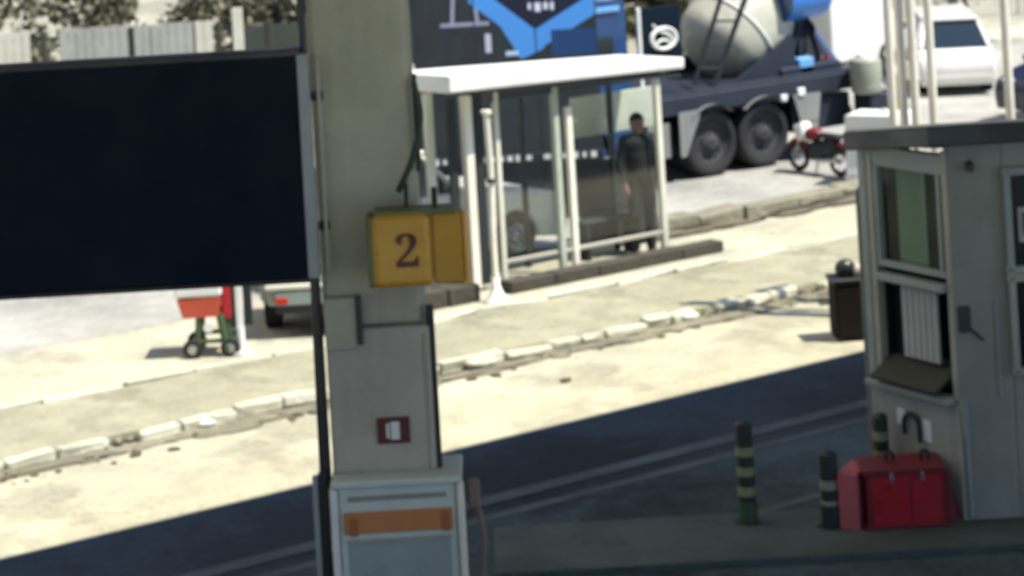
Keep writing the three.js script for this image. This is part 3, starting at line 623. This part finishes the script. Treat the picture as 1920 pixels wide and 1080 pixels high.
// concrete mixer lorry heading left (-x)
{
  const t = thing('mixer_lorry', 'concrete mixer lorry with grey drum and blue mouth stopped on the road', 'lorry', [22.0, .016, -29.0]);
  each('chassis', [box(5.5, .2, .16, .5, .92, .42, .02), box(5.5, .2, .16, .5, .92, -.42, .02), box(.14, .18, .66, 3.15, .92, 0, .02), box(.14, .18, .9, -1, .92, 0, .02)], mat.chassis, t);
  each('side_skirt', [box(3.95, .26, .06, 1.2, 1.09, 1.16, .02), box(3.95, .26, .06, 1.2, 1.09, -1.16, .02), box(4.05, .05, 2.3, 1.2, 1.235, 0, .01)], mat.chassis, t);
  for (const s of [1, -1]) {
    for (const x of [.42, 1.42]) { wheel(t, x, s * 1.02, .485, .3, mat.rimDark, s); wheel(t, x, s * .68, .485, .26, mat.rimDark, s); }
    wheel(t, -1.75, s * 1.0, .485, .3, mat.rimDark, s);
  }
  each('axle', [cyl(.07, 2, .42, .485, 0, 'z'), cyl(.07, 2, 1.42, .485, 0, 'z'), cyl(.07, 2, -1.75, .485, 0, 'z')], mat.chassis, t);
  for (const x of [.42, 1.42]) {
    const g = new THREE.CylinderGeometry(.57, .57, .5, 24, 1, true, Math.PI - .75, 1.5); g.rotateX(Math.PI / 2); const q = g.clone(); q.scale(1.012, 1.012, 1);
    mesh('mudguard', [g.rotateZ(0).translate(x, .485, 1.0)], mat.guard, t).material.side = THREE.DoubleSide;
  }
  mesh('mud_flap', new ConvexGeometry([V(-.08, 1.0, 1.22), V(.06, 1.0, 1.22), V(.46, .98, 1.22), V(.36, .42, 1.22), V(.1, .38, 1.22), V(-.08, 1.0, 1.19), V(.46, .98, 1.19), V(.36, .42, 1.19), V(.1, .38, 1.19)]).translate(2.05, 0, 0), mat.guard, t);
  mesh('mud_flap', new ConvexGeometry([V(-.62, 1.0, 1.22), V(-.2, 1.0, 1.22), V(-.52, .36, 1.22), V(-.62, .36, 1.22), V(-.62, 1.0, 1.19), V(-.2, 1.0, 1.19), V(-.52, .36, 1.19), V(-.62, .36, 1.19)]).translate(.42, 0, 0), mat.guard, t);
  mesh('side_guard', [box(.4, .5, .03, -.55, .62, 1.16, .01)], mat.guard, t);
  each('tail_light', [box(.05, .12, .2, 3.2, .62, 1.0, .02), box(.05, .12, .2, 3.2, .62, -1.0, .02), box(.14, .14, .03, 2.42, .36, 1.2, .01)], mat.lampRed, t);
  each('rear_dark_fill', [box(1.15, .5, .5, 2.62, .66, .85, .03), box(1.15, .5, .5, 2.62, .66, -.85, .03), box(.9, .34, 1.1, 2.5, .72, 0, .03)], mat.chassis, t);  // boxes added to fill in the darkness under the lorry rear
  mesh('fuel_tank', [box(.75, .5, .42, -.55, .62, .88, .08)], mat.chassis, t);
  mesh('rear_bumper', [box(.1, .18, 2.3, 3.16, .52, 0, .02)], mat.chassis, t);
  each('marker_lamp', [box(.14, .12, .06, 2.12, 1.03, 1.22, .02), box(.12, .1, .05, 1.78, .98, 1.22, .02)], mat.white, t);
  // drum: fat below, narrowing towards the raised mouth at the rear
  const D = (pts) => { const g = new THREE.LatheGeometry(pts.map(([r, s]) => new THREE.Vector2(r, s)), 44); return g; };
  const ax = V(Math.cos(.62), Math.sin(.62), 0), q = new THREE.Quaternion().setFromUnitVectors(V(0, 1, 0), ax), place = (g) => g.applyQuaternion(q).translate(1.95, 1.9, 0);
  const drum = mesh('drum', [place(D([[0, -.7], [.42, -.69], [.62, -.6], [.75, -.4], [.8, -.05], [.78, .28], [.7, .56], [.62, .72]]))], mat.drum, t);
  mesh('ring', [place(new THREE.TorusGeometry(.8, .022, 10, 48).rotateX(Math.PI / 2).translate(0, -.1, 0))], mat.white, drum);
  mesh('blue_cone', [place(D([[.62, .722], [.56, .95], [.52, 1.25], [.48, 1.3]]))], mat.blue, t);
    const rear = (g) => g.translate(.56, 0, 0);
// hopper and chute at the rear
  mesh('hopper', [...[cyl(.38, .8, 2.1, 2.4, .55, 'x', 36, .42), new THREE.SphereGeometry(.38, 24, 14).scale(.6, 1, 1).translate(2.5, 2.4, .55)].map(rear)], mat.blue, t);
  mesh('hopper_collar', [...[cyl(.43, .06, 1.7, 2.4, .55, 'x', 32)].map(rear)], mat.cabBlue, t);
  mesh('hopper_leg', [...[box(.16, 1.05, .12, 2.12, 1.64, .62, .02), rod([2.5, 1.1, .7], [2.25, 2.2, .6], .04), rod([1.75, 1.2, .7], [2.1, 2.0, .65], .035)].map(rear)], mat.chassis, t);
  mesh('control_box', [...[box(.3, .28, .2, 1.95, 1.34, .85, .03)].map(rear)], mat.skyBlue, t);
  mesh('chute', [xf(new THREE.CylinderGeometry(.24, .2, 1.1, 20, 1, true, 0, Math.PI), new THREE.Matrix4().makeRotationFromEuler(new THREE.Euler(.2, .3, .9))).translate(3.05, 1.52, .5)], mat.cabBlue, t).material.side = THREE.DoubleSide;
  mesh('rear_deck', [box(1.2, .3, 1.9, 2.6, 1.22, 0, .03)], mat.chassis, t);
  each('drum_cradle', [new ConvexGeometry([V(1.0, 1.18, .9), V(2.35, 1.18, .9), V(2.3, 1.85, .9), V(1.0, 1.18, .8), V(2.35, 1.18, .8), V(2.3, 1.85, .8)]), new ConvexGeometry([V(1.0, 1.18, -.9), V(2.35, 1.18, -.9), V(2.3, 1.85, -.9), V(1.0, 1.18, -.8), V(2.35, 1.18, -.8), V(2.3, 1.85, -.8)])], mat.chassis, t);
  const ld = mesh('ladder', [rod([.64, 1.25, 1.0], [1.48, 2.75, 1.0], .04), rod([.28, 1.35, 1.0], [.98, 2.75, 1.0], .035)], mat.black, t);
  for (let i = 0; i < 4; i++) mesh('rung', [rod([.4 + i * .16, 1.56 + i * .33, 1.0], [.78 + i * .185, 1.52 + i * .33, 1.0], .018)], mat.black, ld);
  // emblem panel in front of the drum and the blue cab
  const eb = mesh('emblem_panel', [box(.72, .78, .06, -.32, 2.16, 1.05, .02)], mat.navy, t);
  mesh('emblem', [new THREE.TorusGeometry(.2, .035, 10, 40).scale(1.1, .75, 1).translate(-.3, 2.08, 1.09), tube([[-.5, 2.3, 1.09], [-.38, 2.2, 1.09], [-.22, 2.13, 1.09], [-.14, 2.05, 1.09]], .025, 20), tube([[-.44, 2.02, 1.09], [-.3, 2.06, 1.09], [-.18, 2.0, 1.09]], .02, 20)], mat.white, eb);
  each('panel_post', [box(.06, 1.4, .06, -.72, 1.86, 1.06, .01)], mat.white, t);
  mesh('cab', new ConvexGeometry([V(-2.4, .55, 1.15), V(-.98, .55, 1.15), V(-.98, 2.7, 1.1), V(-2.1, 2.75, 1.1), V(-2.42, 1.5, 1.15), V(-2.4, .55, -1.15), V(-.98, .55, -1.15), V(-.98, 2.7, -1.1), V(-2.1, 2.75, -1.1), V(-2.42, 1.5, -1.15)]), mat.cabBlue, t);
  mesh('side_window', [box(.72, .55, .03, -1.6, 1.95, 1.15, .03, [-.02, 0, 0])], mat.glassDark, t);
  each('cab_stripe', [box(.18, .34, .02, -1.95, 2.0, 1.15, .01, [-.02, 0, 0]), box(.8, .08, .02, -1.5, 2.6, 1.135, .008, [-.02, 0, 0])], mat.skyBlue, t);
  mesh('windscreen', [box(.03, .8, 1.9, -2.33, 2.0, 0, .01, [0, 0, -.24])], mat.glassDark, t);
  mesh('step', [box(.5, .06, .2, -1.5, .5, 1.15, .02)], mat.guard, t);
  each('headlight', [box(.06, .2, .3, -2.42, .85, .8, .03), box(.06, .2, .3, -2.42, .85, -.8, .03)], mat.lampWhite, t);
  mesh('cab_mirror', [box(.1, .34, .2, -2.3, 2.05, 1.32, .04), rod([-2.2, 2.2, 1.12], [-2.3, 2.2, 1.3], .015)], mat.chassis, t);
}
{
  const b = thing('road_barrier', 'white plastic road barrier standing on the road beside the kiosk roof', 'barrier', at(5.25, 34.3), ST - .5);
  const sh = new THREE.Shape([[-.34, 0], [.34, 0], [.34, .12], [.3, .3], [.28, .78], [-.28, .78], [-.3, .3], [-.34, .12]].map(([x, y]) => new THREE.Vector2(x, y)));
  const g = new THREE.ExtrudeGeometry(sh, { depth: .74, bevelEnabled: true, bevelSize: .025, bevelThickness: .025, bevelSegments: 2 }); g.scale(1, 1.2, 1); g.translate(0, .03, -.37); g.rotateY(Math.PI / 2);
  mesh('body', g, mat.white, b);
  mesh('filler_cap', [cyl(.05, .05, .1, 1.02, 0), cyl(.07, .02, .1, 1.0, 0)], mat.white, b);
  each('end_lug', [-1, 1].map((s) => box(.06, .4, .1, s * .42, .45, 0, .02)), mat.white, b);
}
// motorcycles (front at -x)
function motorbike(label, pos, turn, bodyMat, seatBox) {
  const m = thing('motorbike', label, 'motorbike', pos, turn);
  for (const x of [-.6, .6]) {
    const w = mesh('wheel', new THREE.TorusGeometry(.245, .052, 12, 32).translate(x, .297, 0), mat.rubber, m);
    mesh('rim', [new THREE.TorusGeometry(.195, .014, 8, 28).translate(x, .297, 0), cyl(.05, .1, x, .297, 0, 'z', 16), ...[0, 1, 2, 3, 4, 5].map((i) => rod([x, .297, 0], [x + .19 * Math.cos(i * 1.047), .297 + .19 * Math.sin(i * 1.047), 0], .008))], mat.metal, w);
  }
  mesh('frame', [tube([[-.32, .82, 0], [-.1, .62, 0], [.3, .62, 0], [.62, .72, 0]], .025), tube([[-.32, .8, 0], [-.22, .4, 0], [.2, .3, 0], [.6, .297, .07]], .022), rod([.5, .66, .09], [.6, .3, .09], .02), rod([.5, .66, -.09], [.6, .3, -.09], .02)], mat.chassis, m);
  mesh('engine', [box(.44, .36, .26, .02, .45, 0, .06), cyl(.08, .2, .0, .6, 0, 'x')], mat.chassis, m);
  mesh('side_cover', [box(.42, .3, .26, .38, .58, 0, .08)], mat.black, m);
  mesh('tank', new THREE.SphereGeometry(.2, 20, 14).scale(1.2, .7, .75).translate(-.12, .78, 0), bodyMat, m);
  mesh('seat', [box(.62, .1, .24, .34, .78, 0, .045)], mat.black, m);
  mesh('fork', [rod([-.6, .297, .09], [-.36, .95, .09], .02), rod([-.6, .297, -.09], [-.36, .95, -.09], .02)], mat.metal, m);
  mesh('handlebar', [tube([[-.24, 1.02, .36], [-.34, 1.0, .18], [-.36, .97, 0], [-.34, 1.0, -.18], [-.24, 1.02, -.36]], .014, 28)], mat.black, m);
  mesh('headlight', new THREE.SphereGeometry(.1, 18, 12).scale(.8, 1, 1).translate(-.48, .88, 0), mat.lampWhite, m);
  each('mudguard', [new THREE.TorusGeometry(.32, .06, 8, 24, 2.1).scale(1, 1, 1).rotateZ(.5).translate(-.6, .297, 0), new THREE.TorusGeometry(.32, .065, 8, 24, 2.0).rotateZ(.35).translate(.6, .297, 0)], bodyMat, m);
  mesh('tail_light', [box(.07, .09, .14, .8, .72, 0, .025)], mat.lampRed, m);
  mesh('exhaust', [rod([.05, .3, .16], [.72, .34, .17], .04, .05)], mat.chrome, m);
  mesh('stand', [rod([.1, .3, .12], [.14, .01, .25], .015)], mat.black, m);
  if (seatBox) {
    const b = mesh('delivery_box', [box(.5, .42, .56, .55, 1.06, 0, .04)], mat.redBright, m);
    mesh('box_lid', [box(.53, .1, .58, .55, 1.31, 0, .04)], mat.white, b);
    each('side_bag', [box(.3, .3, .1, .5, .66, .2, .04), box(.3, .3, .1, .5, .66, -.2, .04)], mat.darkGreen, m);
  } else mesh('fairing', [box(.3, .36, .34, -.42, .82, 0, .1, [0, 0, .3])], mat.white, m);
  return m;
}
{
  const c = thing('handcart', 'small bright red tub cart with white lid on dark green legs', 'handcart', at(-3.22, 26.25), ST);
  const tub = new ConvexGeometry([[-.29, .44, .2], [.1, .44, .2], [-.34, .64, .24], [.12, .66, .24]].flatMap(([x, y, z]) => [V(x, y, z), V(x, y, -z)]));
  mesh('tub', tub, mat.redBright, c);
  mesh('lid', [box(.5, .13, .52, -.11, .73, 0, .03)], mat.white, c);
  mesh('end_plate', [box(.1, .5, .4, .18, .66, -.02, .02)], mat.red, c);
  each('leg', [rod([-.12, .46, .16], [-.16, .06, .2], .035, .03), rod([.1, .46, .16], [.17, .06, .2], .045, .04), rod([-.12, .46, -.16], [-.16, .06, -.2], .035, .03), rod([.1, .46, -.16], [.17, .06, -.2], .045, .04)], mat.bollardGreen, c);
  each('cross_bar', [rod([-.15, .18, .18], [.15, .18, .18], .025), rod([-.15, .2, -.18], [.15, .2, -.18], .025)], mat.bollardGreen, c);
  for (const x of [-.2, .2]) for (const z of [-.2, .2]) { const w = mesh('wheel', new THREE.TorusGeometry(.075, .032, 10, 24).translate(x, .107, z), mat.rubber, c); mesh('hub', [cyl(.05, .05, x, .107, z, 'z', 18)], mat.metal, w); }
  mesh('badge', [cyl(.055, .02, -.02, .33, .2, 'z', 20)], mat.white, c);
  mesh('handle', [tube([[.2, .88, .2], [.3, .98, .12], [.3, .98, -.12], [.2, .88, -.2]], .016, 20)], mat.black, c);
}
motorbike('dark motorbike with white fairing stopped close behind the lorry', [23.5, .016, -26.75], -1.55, mat.redDark, false).scale.setScalar(.72);
{
  const p = thing('marker_post', 'short white post with dark side strips beside the red delivery box', 'post', at(-2.91, 26.1), ST);
  mesh('post', [box(.075, 1.3, .07, 0, .92, 0, .015)], mat.white, p);
  mesh('side_strip', [box(.06, 1.25, .06, -.075, .93, -.01, .012), box(.09, 1.2, .06, .09, .92, -.02, .012)], mat.black, p);
  mesh('base', [cyl(.11, .05, 0, .03, 0), cyl(.045, .3, 0, .16, 0)], mat.white, p);
}

// ---------------------------------------------------------------- far side: hoarding, fence, shrubs
{
  const h = thing('hoarding', 'dark hoarding of upright panels printed with a light blue chevron', 'hoarding', at(.1, 33), ST);
  const cv = document.createElement('canvas'); cv.width = 1024; cv.height = 1024; const g = cv.getContext('2d');
  // print: 2.46 m wide, 3.3 m tall, seen from the station side
  const WD = 2.46, HT = 3.3, px = (x) => (x + WD / 2) / WD * 1024, py = (y) => 1024 - y / HT * 1024;
  g.fillStyle = '#22282c'; g.fillRect(0, 0, 1024, 1024);
  for (let i = 0; i < 900; i++) { g.fillStyle = `rgba(${30 + rnd(36) | 0},${40 + rnd(36) | 0},${44 + rnd(36) | 0},.10)`; g.fillRect(rnd(1024), rnd(1024), rnd(8, 70), rnd(20, 160)); }
  g.strokeStyle = '#9aa0b4'; g.lineWidth = 16; g.beginPath(); g.moveTo(px(-.86), py(2.69)); g.lineTo(px(-.2), py(2.69)); g.stroke();
  g.lineWidth = 20; g.beginPath(); g.moveTo(px(-.66), py(3.2)); g.lineTo(px(-.7), py(2.7)); g.moveTo(px(-.39), py(3.2)); g.lineTo(px(-.36), py(2.7)); g.stroke();
  g.fillStyle = '#0a102e'; g.beginPath(); g.moveTo(px(-.4), py(3.2)); g.lineTo(px(1.23), py(3.2)); g.lineTo(px(1.23), py(2.85)); g.lineTo(px(.41), py(2.38)); g.closePath(); g.fill();
  g.strokeStyle = '#4b97e4'; g.lineWidth = 84; g.beginPath(); g.moveTo(px(-.42), py(3.1)); g.lineTo(px(.40), py(2.42)); g.lineTo(px(1.3), py(2.92)); g.stroke();
  g.fillStyle = '#4b97e4'; g.beginPath(); g.moveTo(px(-.1), py(2.72)); g.lineTo(px(.4), py(2.52)); g.lineTo(px(.72), py(2.62)); g.lineTo(px(.5), py(2.3)); g.lineTo(px(.2), py(2.18)); g.closePath(); g.fill();
  g.fillStyle = '#16406f'; g.fillRect(px(.62), py(2.55), 300, 110);
  g.fillStyle = '#dfe4f2'; for (const [x, w, k] of [[.33, 18, 28], [.42, 34, 38], [.54, 24, 30], [.63, 20, 34]]) g.fillRect(px(x), py(2.93), w, k);
  g.fillStyle = '#c3c4d6'; g.fillRect(px(-.27), py(2.55), 34, 80);
  g.fillStyle = '#b9d3ea'; g.fillRect(px(.0), py(2.3), 70, 20);
  const tx = new THREE.CanvasTexture(cv); tx.colorSpace = THREE.SRGBColorSpace;
  const pm = M(1, 1, 1, { map: tx, roughness: .6 });
  for (const x of [-.82, 0, .82]) {
    const b = new THREE.BoxGeometry(.8, HT - .06, .05), uv = b.attributes.uv, po = b.attributes.position;
    for (let j = 0; j < uv.count; j++) uv.setXY(j, (po.getX(j) + x + WD / 2) / WD, (po.getY(j) + HT / 2) / HT);
    mesh('panel', b.translate(x, HT / 2, 0), pm, h, true);
  }
  each('panel_frame', [-1.23, -.41, .41, 1.23].map((x) => box(.018, HT, .07, x, HT / 2, -.012, .006)), mat.darkTrim, h);
  each('rail', [box(2.48, .04, .08, 0, HT - .01, 0, .008), box(2.48, .05, .08, 0, .03, 0, .008)], mat.darkTrim, h);
  each('brace', [-1.1, 0, 1.1].map((x) => rod([x, 0, -.7], [x, 2.4, -.04], .04)), mat.darkTrim, h);
  const lw = mesh('marker_rail', [box(2.46, .13, .05, 0, .86, .05, .01)], mat.chassis, h);
  for (let i = 0; i < 19; i++) { const w = rnd(.05, .1); if (i !== 4 && i !== 12) mesh('reflector', [box(w, .06 + rnd(.03), .012, -1.15 + i * .125, .86, .08, .004)], mat.white, lw); }
}
// low panelled fence behind the navy panel
{
  const f = thing('panel_fence', 'grey-white panel fence with dark posts across the road at top left', 'fence', at(-6.9, 46.5), ST);
  const spans = [[-2.75, -1.95, mat.cream], [-1.4, -.1, mat.panelWhite], [0.02, 1.15, mat.panelWhite], [1.18, 1.52, mat.cream]];
  for (const [a, b, m] of spans) { const n = Math.max(2, Math.round((b - a) / .16)); for (let i = 0; i < n; i++) { const w = (b - a) / n; mesh('board', [box(w - .012, 1.4, .03, a + w * (i + .5), .98 + rnd(-.02, .02), rnd(.012), .006)], m, f); } }
  for (const x of [-3.0, -1.7, -.04, 1.165, 1.62, 2.6, 3.5]) mesh('post', [box(.11, 1.65, .11, x, .825, -.06, .015)], mat.brown, f);
  mesh('board', [box(.2, 1.9, .05, 2.0, .95, .03, .01)], mat.cream, f);
  each('rail', [box(6.6, .08, .05, .2, 1.5, -.09, .01), box(6.6, .08, .05, .2, .5, -.09, .01)], mat.darkTrim, f);
  mesh('infill', [box(1.9, 1.45, .03, 2.85, .78, -.04, .008)], painted(.05, .06, .045), f);
}
function shrub(name, label, pos, w, h, trunkH, mats, n, s0 = .16, group) {
  const t = thing(name, label, name === 'tree' ? 'tree' : 'shrub', pos, rnd(6), group);
  const tr = [rod([0, 0, 0], [.05, trunkH, .03], .09 * h / 3, .05 * h / 3)];
  for (let i = 0; i < 6; i++) { const a = i * 1.05 + rnd(.5); tr.push(rod([.04, trunkH * rnd(.7, 1), .02], [Math.cos(a) * w * .32, trunkH + rnd(.2, .6) * (h - trunkH), Math.sin(a) * w * .32], .035, .015, 7)); }
  mesh('trunk', tr, mat.bark, t);
  const lobes = []; for (let i = 0; i < 11; i++) { const a = rnd(6.28), q = Math.sqrt(rnd()); lobes.push([Math.cos(a) * q * w * .36, trunkH * .8 + rnd(.12, .86) * (h - trunkH * .8), Math.sin(a) * q * w * .36, rnd(.16, .3) * w]); }
  mats.forEach((m, k) => {
    const P0 = [], N0 = [], U0 = [];
    for (let i = 0; i < n / mats.length; i++) {
      const [lx, ly, lz, lr] = lobes[(rnd() * lobes.length) | 0];
      const d = V(rnd(-1, 1), rnd(-1, 1), rnd(-1, 1)).normalize().multiplyScalar(lr * (.55 + .5 * rnd()));
      const c = V(lx + d.x, Math.max(.05, ly + d.y * .8), lz + d.z), a = V(rnd(-1, 1), rnd(-1, 1), rnd(-1, 1)).normalize(), b = V(rnd(-1, 1), rnd(-1, 1), rnd(-1, 1)).cross(a).normalize(), s = s0 * rnd(.5, 1.1);
      const nn = a.clone().cross(b);
      const q = [a.clone().multiplyScalar(s), b.clone().multiplyScalar(s * .45), a.clone().multiplyScalar(-s), b.clone().multiplyScalar(-s * .45)].map((v) => v.add(c));
      for (const j of [0, 1, 2, 0, 2, 3]) { P0.push(q[j].x, q[j].y, q[j].z); N0.push(nn.x, nn.y, nn.z); U0.push(0, 0); }
    }
    const g = new THREE.BufferGeometry();
    g.setAttribute('position', new THREE.Float32BufferAttribute(P0, 3)); g.setAttribute('normal', new THREE.Float32BufferAttribute(N0, 3)); g.setAttribute('uv', new THREE.Float32BufferAttribute(U0, 2));
    mesh('crown', g, m, t, true);
  });
  return t;
}
const LF = [leafMat(.19, .185, .10), leafMat(.28, .265, .17), leafMat(.10, .105, .06)];
const LP = [leafMat(.10, .11, .035), leafMat(.30, .28, .12), leafMat(.06, .07, .02)];
[[-9.6, 48.5, 2.6, 2.4], [-8.0, 49.2, 2.6, 2.9], [-6.3, 48.8, 2.4, 2.5], [-4.9, 49.5, 2.4, 3.0], [-3.6, 48.6, 2.0, 2.6]].forEach(([r, d, w, h], i) =>
  shrub('shrub', ['olive shrub rising behind the left end of the panel fence', 'tall olive shrub behind the widest fence boards', 'low olive shrub behind the middle of the panel fence', 'tallest olive shrub behind the dark end of the panel fence', 'narrow olive shrub close to the canopy column top'][i], at(r, d), w, h, .35, LF, 2600, .13));
[[2.6, 41, 1.7, 3.2], [3.7, 43.5, 2.2, 3.6], [5.0, 47, 2.6, 3.4]].forEach(([r, d, w, h], i) =>
  shrub('tree', ['small yellow-green tree between the lorry cab and its drum', 'bushy yellow-green tree behind the lorry ladder', 'far olive tree behind the blue mouth of the mixer'][i], at(r, d), w, h, 1.0, LP, 2600, .13));
[[8.1, 52, 3, 3.2], [9.8, 53, 3.2, 3.4]].forEach(([r, d, w, h], i) =>
  shrub('tree', ['dark leafy tree far beyond the white minibus', 'broad leafy tree at the far right beyond the lone post'][i], at(r, d), w, h, 1.0, LF, 2600, .15));
{
  const w = thing('boundary_wall', 'long pale rendered wall closing the far side of the road', 'wall', at(8.6, 55), ST);
  for (let i = 0; i < 5; i++) mesh('wall_panel', [box(2.2, 1.5, .16, -4.8 + i * 2.24, .75, 0, .02)], mat.whiteWarm, w);
  mesh('coping', [box(11.3, .1, .26, -.3, 1.55, 0, .02)], mat.white, w);
}
{
  const b = thing('dark_building', 'low dark building far behind the printed hoarding', 'building', at(-1.2, 52), ST);
  mesh('wall', [box(6, 3.6, 3, 0, 1.8, -1.5, .03)], painted(.045, .05, .05), b);
  mesh('roof', [box(6.4, .2, 3.4, 0, 3.7, -1.5, .04)], mat.darkTrim, b);
  for (const x of [-2, -.6, .8, 2.1]) { const wn = mesh('window', [box(.8, 1, .06, x, 1.9, .02, .01)], mat.guard, b); mesh('pane', [box(.68, .88, .02, x, 1.9, .055, .005)], mat.glassDark, wn); }
}
renderer.render(scene, camera);
